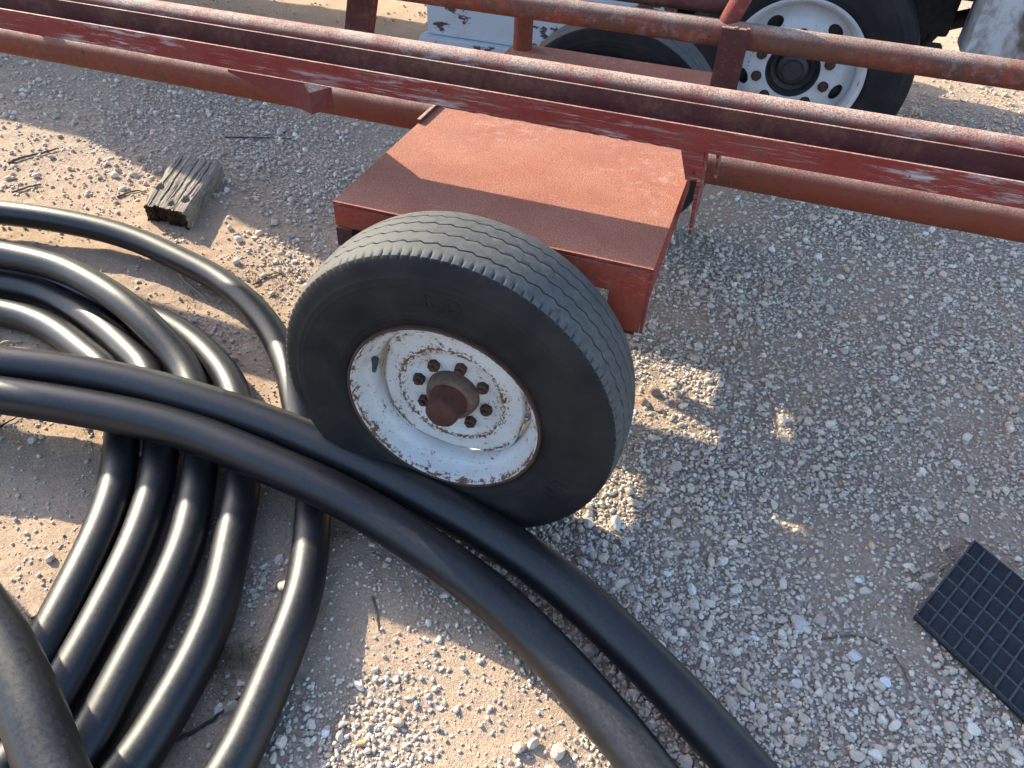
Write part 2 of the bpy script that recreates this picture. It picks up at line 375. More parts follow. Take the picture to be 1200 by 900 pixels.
def spline(ctrl, step=0.02):
    """Catmull-Rom through control points, evenly resampled"""
    C = [np.array(c, float) for c in ctrl]; C = [2*C[0]-C[1]]+C+[2*C[-1]-C[-2]]
    out = []
    for i in range(1, len(C)-2):
        p0, p1, p2, p3 = C[i-1:i+3]
        k = max(2, int(np.linalg.norm(p2-p1)/step*2))
        for t in np.linspace(0, 1, k, endpoint=False):
            out.append(0.5*((2*p1)+(-p0+p2)*t+(2*p0-5*p1+4*p2-p3)*t*t+(-p0+3*p1-3*p2+p3)*t**3))
    out.append(C[-2]); out = np.array(out)
    d = np.r_[0, np.cumsum(np.linalg.norm(np.diff(out, axis=0), axis=1))]
    q = np.linspace(0, d[-1], max(3, int(d[-1]/step)))
    out = np.stack([np.interp(q, d, out[:, k]) for k in range(3)], 1)
    for _ in range(6):
        out[1:-1] = 0.25*out[:-2]+0.5*out[1:-1]+0.25*out[2:]
    return out

# ------------------------------------------------------------------ ground
def vnoise(x, y, sc, seed):
    x = x*sc; y = y*sc; xi = np.floor(x).astype(int); yi = np.floor(y).astype(int)
    fx = x-xi; fy = y-yi; fx = fx*fx*(3-2*fx); fy = fy*fy*(3-2*fy)
    def h(a, b):
        t = np.sin((a*127.1+b*311.7+seed*74.7))*43758.5453; return t-np.floor(t)
    return (h(xi, yi)*(1-fx)+h(xi+1, yi)*fx)*(1-fy)+(h(xi, yi+1)*(1-fx)+h(xi+1, yi+1)*fx)*fy
# where the stones lie thick (+) and where bare sand shows (-), as photo pixels on the ground
PATCH = [(700, 640, .42, 1.), (760, 720, .40, 1.), (880, 700, .36, .9), (830, 560, .34, 1.), (800, 440, .34, .9), (880, 330, .45, .9), (1000, 270, .5, .9),
         (1130, 300, .45, .8), (1150, 860, .3, .9), (1050, 830, .3, .8), (950, 820, .3, .9), (900, 890, .3, .9), (440, 870, .17, .75), (500, 850, .14, .5),
         (320, 160, .7, .8), (200, 110, .9, .7), (380, 210, .4, .8), (320, 230, .3, .5), (230, 130, .7, .7), (1130, 160, .8, .9), (1000, 160, .8, .8), (60, 110, .9, .5),
         (1180, 420, .3, .6), (280, 690, .10, .5), (320, 840, .12, .5), (690, 300, .4, .9), (620, 450, .4, .8), (340, 290, .25, .45), (60, 200, .35, .35),
         (960, 470, .22, -.42), (1060, 560, .2, -.45), (1120, 500, .2, -.35), (1060, 520, .8, .8), (1150, 420, .5, .8), (930, 610, .12, -.3), (1020, 640, .18, -.5), (760, 470, .13, -.8), (1150, 610, .18, -.4),
         (60, 560, .4, -.9), (60, 640, .3, -.9), (600, 830, .18, -.8), (250, 270, .25, -.4), (100, 290, .4, -.5), (350, 680, .2, -.4), (1060, 760, .12, -.3)]
PG = [(at(u, v, 'z', 0.0)[:2], r, w) for u, v, r, w in PATCH]
def gravel(x, y):
    pos = np.zeros_like(x); neg = np.zeros_like(x)
    for c, r, w in PG:
        g = np.exp(-((x-c[0])**2+(y-c[1])**2)/(r*r))
        if w > 0: pos = np.maximum(pos, w*g)
        else: neg = np.maximum(neg, -w*g)
    far = np.clip((np.hypot(x, y-1)-3.5)/3, 0, 1)*0.45
    d = np.maximum(pos, far)*(1-neg)+0.35*(vnoise(x, y, 3.1, 5)-0.5)+0.25*(vnoise(x, y, 9.0, 6)-0.5)
    return np.clip(d, 0.0, 1.0)
def height(x, y):
    fade = np.exp(-((x/6)**2+((y-1)/7)**2))
    h = 0.030*(vnoise(x, y, 1.1, 1)-0.5)+0.014*(vnoise(x, y, 3.7, 2)-0.5)+0.007*(vnoise(x, y, 11, 3)-0.5)+0.0035*(vnoise(x, y, 37, 4)-0.5)+0.002*(vnoise(x, y, 80, 8)-0.5)
    return h*fade
def axis_coords(lo, hi, step, far):
    a = np.arange(lo, hi, step); L = [a]; s = step; p = hi; ext = []
    while p < far: s *= 1.22; p += s; ext.append(p)
    s = step; p = lo; ext0 = []
    while p > -far: s *= 1.22; p -= s; ext0.append(p)
    return np.r_[ext0[::-1], a, ext]
gx = axis_coords(-2.6, 1.9, 0.0125, 150); gy = axis_coords(-0.95, 1.9, 0.0125, 150)
X, Y = np.meshgrid(gx, gy); Z = height(X, Y)
nx, ny = len(gx), len(gy)
me = bpy.data.meshes.new('ground')
idx = np.arange(nx*ny).reshape(ny, nx)
quads = np.stack([idx[:-1, :-1], idx[:-1, 1:], idx[1:, 1:], idx[1:, :-1]], -1).reshape(-1, 4)
me.vertices.add(nx*ny); me.vertices.foreach_set('co', np.stack([X, Y, Z], -1).astype(np.float32).ravel())
me.loops.add(quads.size); me.loops.foreach_set('vertex_index', quads.ravel().astype(np.int32))
me.polygons.add(len(quads)); me.polygons.foreach_set('loop_start', np.arange(0, quads.size, 4, dtype=np.int32))
me.update(calc_edges=True); me.validate()
ga = me.color_attributes.new('gravel', 'FLOAT_COLOR', 'POINT')
G = gravel(X, Y).ravel(); ga.data.foreach_set('color', np.repeat(G, 4).astype(np.float32))
me.materials.append(M['ground']); me.shade_smooth()
ground = bpy.data.objects.new('ground', me); col.objects.link(ground)
tag(ground, 'sandy dirt yard scattered with pale gravel', kind='structure')

# ------------------------------------------------------------------ gravel stones
def ico(sub):
    bm = bmesh.new(); bmesh.ops.create_icosphere(bm, subdivisions=sub, radius=1.0)
    v = np.array([p.co[:] for p in bm.verts]); f = np.array([[q.index for q in p.verts] for p in bm.faces]); bm.free(); return v, f
def stone_template(v):
    k = rng.integers(7, 11); n = rng.normal(size=(k, 3)); n /= np.linalg.norm(n, axis=1)[:, None]
    h = rng.uniform(0.50, 1.0, k)
    d = v@n.T; r = np.where(d > 0.05, h/np.maximum(d, 0.05), 9).min(1); r = np.minimum(r, 1.15)
    p = v*r[:, None]*np.array([1.0, rng.uniform(0.65, 0.95), rng.uniform(0.5, 0.8)])
    return p+rng.normal(scale=0.03, size=p.shape)
TINTS = np.array([(0.559, 0.499, 0.426), (0.479, 0.419, 0.352), (0.665, 0.612, 0.545), (0.399, 0.339, 0.286), (0.771, 0.738, 0.692), (0.532, 0.426, 0.339), (0.452, 0.426, 0.406), (0.625, 0.532, 0.439), (0.800, 0.800, 0.800), (0.333, 0.219, 0.160), (0.665, 0.452, 0.266)])
TW = np.array([.20, .18, .14, .13, .08, .10, .07, .07, .02, .008, .002]); TW /= TW.sum()
def rand_rot(n):
    q = rng.normal(size=(n, 4)); q /= np.linalg.norm(q, axis=1)[:, None]; w, x, y, z = q.T
    return np.stack([1-2*(y*y+z*z), 2*(x*y-z*w), 2*(x*z+y*w), 2*(x*y+z*w), 1-2*(x*x+z*z), 2*(y*z-x*w), 2*(x*z-y*w), 2*(y*z+x*w), 1-2*(x*x+y*y)], -1).reshape(n, 3, 3)
def scatter(name, label, n, box, sub, size, prob, smooth, sink=0.25, sig=0.4, smax=9):
    v, f = ico(sub); T = [stone_template(v) for _ in range(24)]
    x = rng.uniform(box[0], box[1], n); y = rng.uniform(box[2], box[3], n)
    keep = rng.uniform(size=n) < prob(x, y)
    # leave out what no nearby viewpoint could see
    P = np.stack([x, y, np.zeros(n)], -1)-CAM; dz = P@CF
    u = (P@CR)/dz*FPX; w = (P@CU)/dz*FPX
    inner = (dz > 0.3) & (np.abs(u) < 700) & (np.abs(w) < 560)
    keep &= inner | ((dz > 0.25) & (np.abs(u) < 1250) & (np.abs(w) < 1050) & (rng.uniform(size=n) < 0.35))
    x, y = x[keep], y[keep]; n = len(x)
    sc = np.minimum(size*np.exp(rng.normal(scale=sig, size=n)), smax)
    R = rand_rot(n); flat = np.array([1, 1, 0.8])
    ti = rng.integers(0, len(T), n); nv = len(v)
    V = np.einsum('nij,nkj->nki', R, np.stack(T)[ti])*sc[:, None, None]*flat
    low = V[:, :, 2].min(1)
    z = height(x, y)-low*(1-sink)-sc*0.12
    V += np.stack([x, y, z], -1)[:, None, :]
    F = (f[None]+(np.arange(n)*nv)[:, None, None]).reshape(-1, 3)
    t = TINTS[rng.choice(len(TINTS), n, p=TW)]; t = (0.65*t+0.35*np.array([0.66, 0.58, 0.53]))*np.array([1.07, 1.02, 0.93])*rng.uniform(0.78, 1.15, (n, 1))
    me = bpy.data.meshes.new(name)
    me.vertices.add(n*nv); me.vertices.foreach_set('co', V.astype(np.float32).ravel())
    me.loops.add(F.size); me.loops.foreach_set('vertex_index', F.ravel().astype(np.int32))
    me.polygons.add(len(F)); me.polygons.foreach_set('loop_start', np.arange(0, F.size, 3, dtype=np.int32))
    me.update(calc_edges=True)
    ca = me.color_attributes.new('tint', 'FLOAT_COLOR', 'POINT')
    tt = np.concatenate([np.clip(t, 0, 0.75), np.ones((n, 1))], 1); ca.data.foreach_set('color', np.repeat(tt, nv, 0).astype(np.float32).ravel())
    me.materials.append(M['stone'])
    if smooth: me.shade_smooth(); me.set_sharp_from_angle(angle=0.42)
    o = bpy.data.objects.new(name, me); col.objects.link(o); tag(o, label, kind='stuff'); o['category'] = 'gravel'
    return o
def cd(x, y): return np.hypot(np.hypot(x-CAM[0], y-CAM[1]), CAM[2])
scatter('coarse_gravel', 'pale angular gravel stones strewn over the dirt', 135000, (-2.4, 2.6, -1.2, 2.2), 2, 0.0082,
        lambda x, y: np.clip(gravel(x, y)**1.3*0.85+0.015, 0, 1)*np.clip(1.5-cd(x, y)/2.6, 0.05, 1)*0.40, True, sig=0.38, smax=0.017)
scatter('small_gravel', 'dense small pale gravel packed between the larger stones', 480000, (-2.4, 2.6, -1.2, 2.2), 1, 0.0050,
        lambda x, y: np.clip(gravel(x, y)*1.0+0.035, 0, 1)*np.clip(1.5-cd(x, y)/2.7, 0.08, 1)*0.68, False, sig=0.35, smax=0.010)
scatter('far_gravel', 'grey gravel covering the yard behind the trailer', 230000, (-6.0, 4.5, 0.6, 8.5), 1, 0.0080,
        lambda x, y: np.clip(gravel(x, y)*0.9+0.06, 0, 1)*np.clip((cd(x, y)-1.9)/1.2, 0, 1)*np.clip(3.2/cd(x, y), 0.2, 1)*0.75, False, smax=0.02)
scatter('fine_grit', 'small grit and pebbles scattered on the sand', 150000, (-2.4, 1.8, -1.0, 1.6), 1, 0.0030,
        lambda x, y: np.clip(0.38+gravel(x, y)*0.3, 0, 1)*np.clip(1.7-cd(x, y)/2.2, 0.05, 1)*0.55, False, 0.3, 0.45, 0.006)
# the larger stones one can pick out
BIG = [(722, 617, .019, (0.56, 0.54, 0.50), 'large oval pale grey stone beside the trailer tyre'), (692, 647, .011, (0.64, 0.66, 0.70), 'bright white chip of stone near the black pipes'),
       (677, 647, .010, (0.23, 0.13, 0.10), 'reddish brown stone among grey gravel near the black pipes'), (1090, 678, .017, (0.46, 0.39, 0.32), 'tan stone lying against the corner of the black plastic ramp'),
       (1038, 798, .013, (0.70, 0.70, 0.70), 'white angular stone in front of the black plastic ramp'), (935, 732, .018, (0.55, 0.50, 0.44), 'broad pale stone in thick gravel left of the plastic ramp'),
       (757, 787, .014, (0.40, 0.34, 0.29), 'brown stone wedged between the two crossing black pipes'), (425, 868, .010, (0.45, 0.27, 0.12), 'small orange stone on the sunlit sand'),
       (766, 462, .016, (0.24, 0.16, 0.125), 'dark reddish stone on the sunlit patch beside the tyre'), (752, 473, .013, (0.28, 0.18, 0.14), 'rounded brown stone on the sunlit patch beside the tyre'),
       (771, 481, .012, (0.42, 0.33, 0.25), 'small tan stone on the sunlit patch beside the tyre'), (608, 878, .013, (0.34, 0.28, 0.23), 'grey brown stone casting a shadow on sunlit sand'),
       (1000, 770, .016, (0.60, 0.58, 0.56), 'white grey stone beside a curved twig'), (330, 155, .02, (0.42, 0.40, 0.39), 'grey stone half buried near the wood block')]
v3, f3 = ico(3)
for (u, v, s_, t, lab) in BIG:
    p = at(u, v, 'z', 0.0); me = bpy.data.meshes.new('stone')
    V = stone_template(v3)*s_*1.15; V[:, 2] *= 0.85; me.from_pydata((V).tolist(), [], f3.tolist())
    ca = me.color_attributes.new('tint', 'FLOAT_COLOR', 'POINT'); ca.data.foreach_set('color', np.tile(np.r_[t, 1.0], len(V)).astype(np.float32))
    me.materials.append(M['stone']); me.shade_smooth(); me.set_sharp_from_angle(angle=0.6)
    o = bpy.data.objects.new('stone', me); col.objects.link(o); o.location = (p[0], p[1], float(height(np.array([p[0]]), np.array([p[1]]))[0])-V[:, 2].min()*0.8)
    o.rotation_euler = (0, 0, random.uniform(0, 6)); tag(o, lab, 'stone', 'larger stones lying in the gravel')

# ------------------------------------------------------------------ trailer
trailer = empty('pipe_trailer', (0, 0.79, 0)); tag(trailer, 'long rusty red pipe trailer with tubular rails and steel decks', 'trailer')
OFF = Vector((0, -0.79, 0))
def tpart(mb, name, mat, bevel=0.0, smooth=None, parent=trailer):
    o = mb.build(name, M[mat], parent, smooth, bevel); o.location = OFF; return o
XL, XR = -3.3, 2.6
def rail_path(y, z, sag=0.0, x0=XL, x1=XR):
    return [(x, y+0.0015*math.sin(x*3.1), z+sag*math.cos(x*1.3)) for x in np.linspace(x0, x1, 60)]
# near side rail: upturned channel with a pipe behind it
tpart(MB().box((XL, .335, .880), (XR, .341, .929)), 'front_flange', 'red', 0.0012)
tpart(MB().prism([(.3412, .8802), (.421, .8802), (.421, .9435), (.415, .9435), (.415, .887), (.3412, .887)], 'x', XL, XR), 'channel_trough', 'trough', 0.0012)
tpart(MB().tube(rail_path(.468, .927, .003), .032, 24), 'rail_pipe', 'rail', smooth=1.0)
tpart(MB().box((XL, .4212, .905), (XR, .445, .911)), 'light_stop_strip', 'trough')  # added strip, stops sun passing between channel and pipe
# far rail, raised rail beyond it, spine
tpart(MB().tube(rail_path(1.07, .896), .034, 24), 'rail_pipe', 'rustrail', smooth=1.0)
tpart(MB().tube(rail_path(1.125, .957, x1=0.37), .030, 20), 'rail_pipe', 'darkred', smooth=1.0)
tpart(MB().tube(rail_path(.79, .650), .048, 32), 'spine_pipe', 'spine', smooth=1.0)
# decks
def deck(name, y0, y1, lip, x0, x1, legs):
    d = MB().box((x0, y0, .692), (x1, y1, .700))
    o = tpart(d, name, 'deck', 0.0015)
    f = MB(); ly = (y0, y0+.006) if lip < 0 else (y1-.006, y1)
    f.prism([(x0, .690), (x0, .640), (x0+.20, .632), (x1-.085, .628), (x1-.085, .537), (x1-.008, .535), (x1-.004, .690)] if legs else [(x0, .690), (x0, .632), (x1, .632), (x1, .690)], 'y', ly[0]+.001, ly[1]+.001)
    tpart(f, 'deck_lip', 'lip', 0.001)
    tpart(MB().box((x1-.006, y0+.010, .605), (x1-.001, y1-.05, .6905)), 'deck_side', 'lip', 0.001)
    a0, a1 = (y0+.010, y1-.045); zb = .46 if lip < 0 else .525
    sk = tpart(MB().prism([(a0, .6905), (a0, .60), (a0+.07, .585), (a0+.13, zb), (a1, zb), (a1, .6905)], 'x', x0+.001, x0+.006), 'deck_side', 'darkred')  # hidden skirt, its depth set to shade the ground beside the tyre
    hy, hz_ = (.645, .592) if lip < 0 else (1.085, .613)
    hole = [(hy+(.056 if lip < 0 else .07)*math.cos(t)*(1+.25*math.sin(3*t)), hz_+(.036 if lip < 0 else .046)*math.sin(t)*(1+.2*math.cos(2*t))) for t in np.linspace(0, 2*math.pi, 18, endpoint=False)]  # hole added to let a spot of sun through to the ground
    cut = MB().prism(hole, 'x', x0-.03, x0+.03).build('cutter', M['red'], trailer); cut.location = OFF
    bpy.context.view_layer.update()
    md = sk.modifiers.new('b', 'BOOLEAN'); md.object = cut; md.solver = 'EXACT'
    nm = bpy.data.meshes.new_from_object(sk.evaluated_get(bpy.context.evaluated_depsgraph_get())); sk.modifiers.clear(); sk.data = nm
    bpy.data.objects.remove(cut)
    return o
deck('deck_plate', .157, .764, -1, -.36, .367, True)
deck('deck_plate', .816, 1.345, 1, -.335, .335, False)
tpart(MB().box((-.362, .615, .7005), (-.352, .748, .712)), 'edge_bar', 'rail', 0.002)
w = MB()
for k in range(46):
    x = -.35+.70*k/45; w.box((x-.009, .742+random.uniform(0, .006), .700), (x+.009, .760, .704+random.uniform(0, .006)))
tpart(w, 'weld_bead', 'rail', 0.001)
tpart(MB().box((-.362, .160, .585), (-.322, .19, .632)), 'deck_leg', 'darkred', 0.001)
tpart(MB().prism([(.158, .69), (.20, .69), (.185, .56), (.170, .537), (.158, .537)], 'x', .3605, .3665), 'deck_leg', 'red', 0.0008)
# V-shaped pocket hanging under the channel
YC, ZB = .3345, .8795
P0 = at(265, 75, 'y', YC); P1 = at(356, 93, 'y', YC); P2 = at(388, 96, 'y', YC)
for P in (P0, P1, P2): P[2] = ZB
V1 = at(362, 109, 'z', ZB-.014); V2 = V1.copy()
for zz in np.linspace(ZB-.01, .70, 161):
    V2[2] = zz
    if px(V2)[1] > 134: break
P3 = P2.copy(); P3[2] = at(390, 127, 'y', YC)[2]; P0b = P0.copy(); P0b[2] -= .008
pk = MB().add([P0, P1, P2, V1, V2, P3, P0b], [(0, 1, 3, 4, 6), (1, 2, 3), (3, 2, 5, 4), (6, 4, 5), (0, 6, 5, 2, 1)])
tpart(pk, 'stake_pocket', 'pocket', 0.0015)
tpart(MB().prism([(-.466, .430), (-.690, .430), (-.690, .583)], 'z', .850, .856), 'shadow_gusset', 'red')  # hidden plate added to cast the slanted shadow on the deck
# outriggers that carry the side channel on the spine
for x in (-1.75, 1.70):
    tpart(MB().prism([(.345, ZB), (.47, ZB), (.80, .75), (.80, .70), (.765, .69)], 'x', x, x+.010), 'outrigger', 'red', 0.001)
    tpart(MB().prism([(.78, .72), (.80, .735), (1.05, .87), (1.09, .855), (.85, .69)], 'x', x, x+.010), 'outrigger', 'darkred', 0.001)
# hanging bracket with a bolt hole at the deck corner
h0 = [at(u, v, 'y', .345) for u, v in ((798, 168), (826, 174), (822, 211), (803, 211), (812, 203))]
hb = MB().prism([(h0[0][0], ZB), (h0[1][0], ZB), (h0[2][0], h0[2][2]), (h0[3][0], h0[3][2])], 'y', .345, .351)
o_hb = tpart(hb, 'hanger_plate', 'red', 0.0008)
cut = MB().tube([(h0[4][0], .32, h0[4][2]), (h0[4][0], .38, h0[4][2])], .0058, 16).build('cutter', M['red'])
cut.location = OFF; cut.parent = trailer
bpy.context.view_layer.update()
md = o_hb.modifiers.new('b', 'BOOLEAN'); md.object = cut; md.solver = 'EXACT'
dg = bpy.context.evaluated_depsgraph_get(); nm = bpy.data.meshes.new_from_object(o_hb.evaluated_get(dg)); o_hb.modifiers.clear(); o_hb.data = nm
bpy.data.objects.remove(cut)
tpart(MB().prism([(.3515, ZB), (.42, ZB), (.565, .70), (.545, .61), (.50, .60), (.41, .72)], 'x', h0[1][0]-.004, h0[1][0]+.004), 'gusset_plate', 'red', 0.0008)
tpart(MB().prism([(.395, ZB), (.44, ZB), (.70, .69), (.68, .66)], 'x', h0[1][0]+.020, h0[1][0]+.027), 'gusset_plate', 'red', 0.0008)
# posts and braces above the bed
tpart(MB().box((.343, 1.023, .665), (.417, 1.0345, .922)), 'post', 'darkred', 0.0015)
wb = MB()
for k in range(9): wb.box((.343+k*.008, 1.024, .919), (.3515+k*.008, 1.040, .923+random.uniform(0, .005)))
tpart(wb, 'weld_bead', 'rail', 0.001)
tpart(MB().tube(spline([(.345, 1.075, .905), (.362, 1.085, .95), (.39, 1.11, 1.03), (.41, 1.14, 1.15), (.42, 1.16, 1.32)]), .026, 18), 'brace_tube', 'rail', smooth=1.0)
tpart(MB().tube([(-.295, 1.298, .6995), (-.295, 1.30, .80), (-.295, 1.302, 1.05)], .031, 20), 'post', 'spine', smooth=1.0)
R13 = Matrix.Rotation(math.radians(13), 3, 'Y')
lp = MB().box((-.838, 1.10, .715), (-.756, 1.106, .96), R13, (-.797, 1.1, .73)); tpart(lp, 'brace_bar', 'darkred', 0.001)
lp = MB().box((-.762, 1.1065, .715), (-.756, 1.150, .96), R13, (-.797, 1.1, .73)); tpart(lp, 'brace_bar', 'red', 0.001)
# axle and springs
tpart(MB().tube([(0, .07, .393), (0, 1.50, .393)], .036, 20), 'axle', 'rustdark', smooth=1.0)
for y in (.28, 1.22):
    for k in range(4):
        L = .34-.07*k
        tpart(MB().box((-L, y-.028, .455+.012*k), (L, y+.028, .4655+.012*k)), 'spring_leaf', 'rustdark', 0.001)
    tpart(MB().box((-.03, y-.032, .36), (.03, y+.032, .455)), 'spring_clamp', 'rustdark', 0.002)
    tpart(MB().box((-.33, y-.02, .452), (-.30, y+.02, .692)), 'spring_hanger', 'rustdark', 0.002)
    tpart(MB().box((.30, y-.02, .452), (.33, y+.02, .692)), 'spring_hanger', 'rustdark', 0.002)

def make_tyre(R, W, y0, rb, parent, loc, grooves=True, flat=0.012, nth=700, tread_mat='tread'):
    """tyre around Y; outer side at -Y.  Profile from outer bead over the tread to inner bead."""
    h = W/2
    side = [(-.86*h, rb-.004), (-.93*h, rb+.006), (-.97*h, rb+.020), (-.980*h, rb+.0215), (-.986*h, rb+.0245), (-.983*h, rb+.026), (-.992*h, rb+.0285), (-.998*h, rb+.0315), (-.995*h, rb+.033), (-1.02*h, rb+.045), (-1.035*h, rb+.062), (-1.045*h, rb+.066), (-1.055*h, rb+.075), (-1.05*h, rb+.10), (-1.048*h, rb+.1015), (-1.052*h, rb+.103), (-1.045*h, rb+.108), (-1.02*h, R-.055), (-1.024*h, R-.053), (-1.010*h, R-.051), (-.98*h, R-.040), (-.965*h, R-.034), (-.955*h, R-.031), (-.91*h, R-.018), (-.87*h, R-.012)]
    grv = [-.50, -.17, .17, .50]
    cols = []
    tw = .86*h
    e = .0010; gw = .0011
    edges = [(-tw, 0, 0)]
    for g in grv:
        yg = g*h
        edges += [(yg-gw-e, 0, 1), (yg-gw, 1, 1), (yg, 1, 1), (yg+gw, 1, 1), (yg+gw+e, 0, 1)]
    edges += [(tw, 0, 0)]
    fill = []
    for a, b in zip(edges[:-1], edges[1:]):
        fill.append(a)
        if b[0]-a[0] > .012:
            n = int((b[0]-a[0])/.008)
            for k in range(1, n): fill.append((a[0]+(b[0]-a[0])*k/n, 0, .5))
    fill.append(edges[-1])
    rs = random.Random(3)
    per = nth//10
    vs = []; wear = []
    ring = None
    for j in range(nth):
        a = 2*math.pi*j/nth; t = (j % 10)/10.0
        zig = 1-2*t/.7 if t < .7 else -1+2*(t-.7)/.3
        opn = 1.0 if t >= .6 or t < .1 else .35
        pts = [(y, r, 0.0) for y, r in side]
        for (y, g, mv) in fill:
            yy = y+(zig*.0028 if mv == 1 else zig*.0012 if mv == .5 else 0)
            crown = R-.011*(abs(yy)/tw)**2.4
            dep = (.0065 if grooves else 0)*g
            if g and abs(yy) < .3*h: dep *= .45+.55*(0.5+0.5*math.sin(a*3+y*90))
            dep *= (0.35+0.65*math.sin(a*2.0+1.0+40*y)**2)*opn
            pts.append((yy, crown-dep, 1.0-g))
        # shoulder sipes: short notches cut into both tread edges
        sip = (j % 6) == 0
        for q in (len(side), len(side)+1, len(side)-1):
            if sip and grooves: y_, r_, w_ = pts[q]; pts[q] = (y_, r_-.0035, .25)
        pts += [(-y, r, 0.0) for y, r in side[::-1]]
        k = len(pts); c, s_ = math.cos(a), math.sin(a)
        for (y, r, w_) in pts:
            x, z = r*c, r*s_
            if z < -(R-flat):
                z = -(R-flat)-(z+(R-flat))*0.05
            vs.append((x, y+y0, z)); wear.append(w_)
    fs = []
    for j in range(nth):
        j2 = (j+1) % nth
        for i in range(k-1): fs.append((j*k+i, j*k+i+1, j2*k+i+1, j2*k+i))
    me = bpy.data.meshes.new('tyre'); me.from_pydata(vs, [], fs); me.materials.append(M[tread_mat])
    bm = bmesh.new(); bm.from_mesh(me); bmesh.ops.recalc_face_normals(bm, faces=bm.faces); bm.to_mesh(me); bm.free()
    ca = me.color_attributes.new('wear', 'FLOAT_COLOR', 'POINT'); ca.data.foreach_set('color', np.repeat(np.array(wear, np.float32), 4))
    me.shade_smooth(); me.set_sharp_from_angle(angle=0.9)
    o = bpy.data.objects.new('tyre', me); col.objects.link(o); o.parent = parent; o.location = loc
    return o
def letters(items, r, ysurf, parent, mat, depth=.0012, size=.03):
    """raised sidewall letters standing round the tyre; items: (character, clock angle in radians)"""
    for chx, a in items:
        mb = MB()
        cu = bpy.data.curves.new('t', 'FONT'); cu.body = chx; cu.size = size; cu.align_x = 'CENTER'; cu.fill_mode = 'NONE' if False else 'BOTH'; cu.extrude = depth
        to = bpy.data.objects.new('t', cu); col.objects.link(to); bpy.context.view_layer.update()
        me = bpy.data.meshes.new_from_object(to.evaluated_get(bpy.context.evaluated_depsgraph_get()))
        c, s_ = math.cos(a), math.sin(a)
        vs = []
        for v in me.vertices:
            rr = r+v.co.y; off = -v.co.x  # reading clockwise seen from -Y
            vs.append((rr*c-(-s_)*off*-1*-1 if False else rr*c+s_*v.co.x, ysurf-v.co.z, rr*s_-c*v.co.x))
        mb.add(vs, [tuple(p.vertices) for p in me.polygons])
        bpy.data.objects.remove(to)
        mb.build('raised_letter', M[mat], parent)

def trailer_wheel(y_c, flip):
    wh = empty('wheel', (0, y_c-.79, .3935), trailer)
    if flip: wh.rotation_euler = (0, 0, math.pi)
    make_tyre(.3935, .206, .008, .2235, wh, (0, 0, 0), nth=300 if flip else 700)
    # rim barrel
    prof = [(-.086, .2235), (-.092, .2215), (-.0915, .2165), (-.084, .213), (-.070, .207), (-.055, .2035), (-.048, .196), (-.040, .187), (-.012, .183), (.03, .183), (.06, .19), (.085, .205), (.10, .2235)]
    MB().revolve(prof, 96).build('rim', M['rim'], wh, 1.0)
    MB().revolve([(-.0855, .2262), (-.0935, .2245), (-.0945, .2205), (-.0915, .2180)], 96).build('rim_flange', M['rustdark'], wh, 1.0)
    # dished disc with a four-lobed edge
    vs, fs = [], []; n = 128
    ring = [(.028, -.020), (.060, -.0205), (.085, -.021), (.100, -.0215), (.110, -.025), (.118, -.030), (.126, -.0315), (.136, -.029), (.148, -.0265), (.158, -.026), (.166, -.027), (.172, -.025), (.1745, -.018), (.175, -.004)]
    for j in range(n):
        a = 2*math.pi*j/n
        lobe = .0095*math.cos(4*(a-2.35))+.003*math.cos(8*(a-2.35))
        for r, y in ring:
            rr = r+lobe*max(0, (r-.12)/.05)
            yy = y
            if .078 < r < .09: yy -= .0016*(0.5+0.5*math.cos(8*(a-2.11)))
            vs.append((rr*math.cos(a), yy, rr*math.sin(a)))
    k = len(ring)
    for j in range(n):
        for i in range(k-1): fs.append((j*k+i, j*k+i+1, ((j+1) % n)*k+i+1, ((j+1) % n)*k+i))
    MB().add(vs, fs).build('wheel_disc', M['rim'], wh, 1.0)
    for q in range(8):
        a = 2.1106-q*math.pi/4; cx, cz = .0826*math.cos(a), .0826*math.sin(a)
        hx = MB(); tw = random.uniform(0, 1)
        six = lambda r: [(cx+r*math.cos(tw+i*math.pi/3), cz+r*math.sin(tw+i*math.pi/3)) for i in range(6)]
        hx.prism(six(.0145), 'y', -.020, -.035); hx.tube([(cx, -.035, cz), (cx, -.043, cz)], .0065, 10)
        hx.build('lug_nut', M['rustdark'], wh, None, .0015)
    MB().revolve([(-.020, .062), (-.030, .061), (-.040, .058), (-.0475, .055), (-.0485, .046), (-.0485, .040)], 48).build('hub', M['hubrust'], wh, 0.8)
    MB().revolve([(-.047, .0445), (-.052, .0445), (-.056, .0395), (-.088, .0375), (-.097, .035), (-.1035, .028), (-.107, .017), (-.1085, .0005)], 40).build('hub_cap', M['caprust'], wh, 0.9)
    va = 2.80; rx, rz = math.cos(va), math.sin(va)
    MB().tube([(.186*rx, -.045, .186*rz), (.178*rx, -.062, .178*rz), (.172*rx, -.078, .172*rz)], [.0085, .0065, .0050], 12).build('valve_stem', M['valve'], wh, 1.0)
    return wh
wn_ = trailer_wheel(0.0, False)
trailer_wheel(1.50, True)
letters([('R', 1.62), ('D', 1.45), ('U', -.40), ('D', -.52)], .285, -.1008, wn_, 'rubber', .0010, .042)

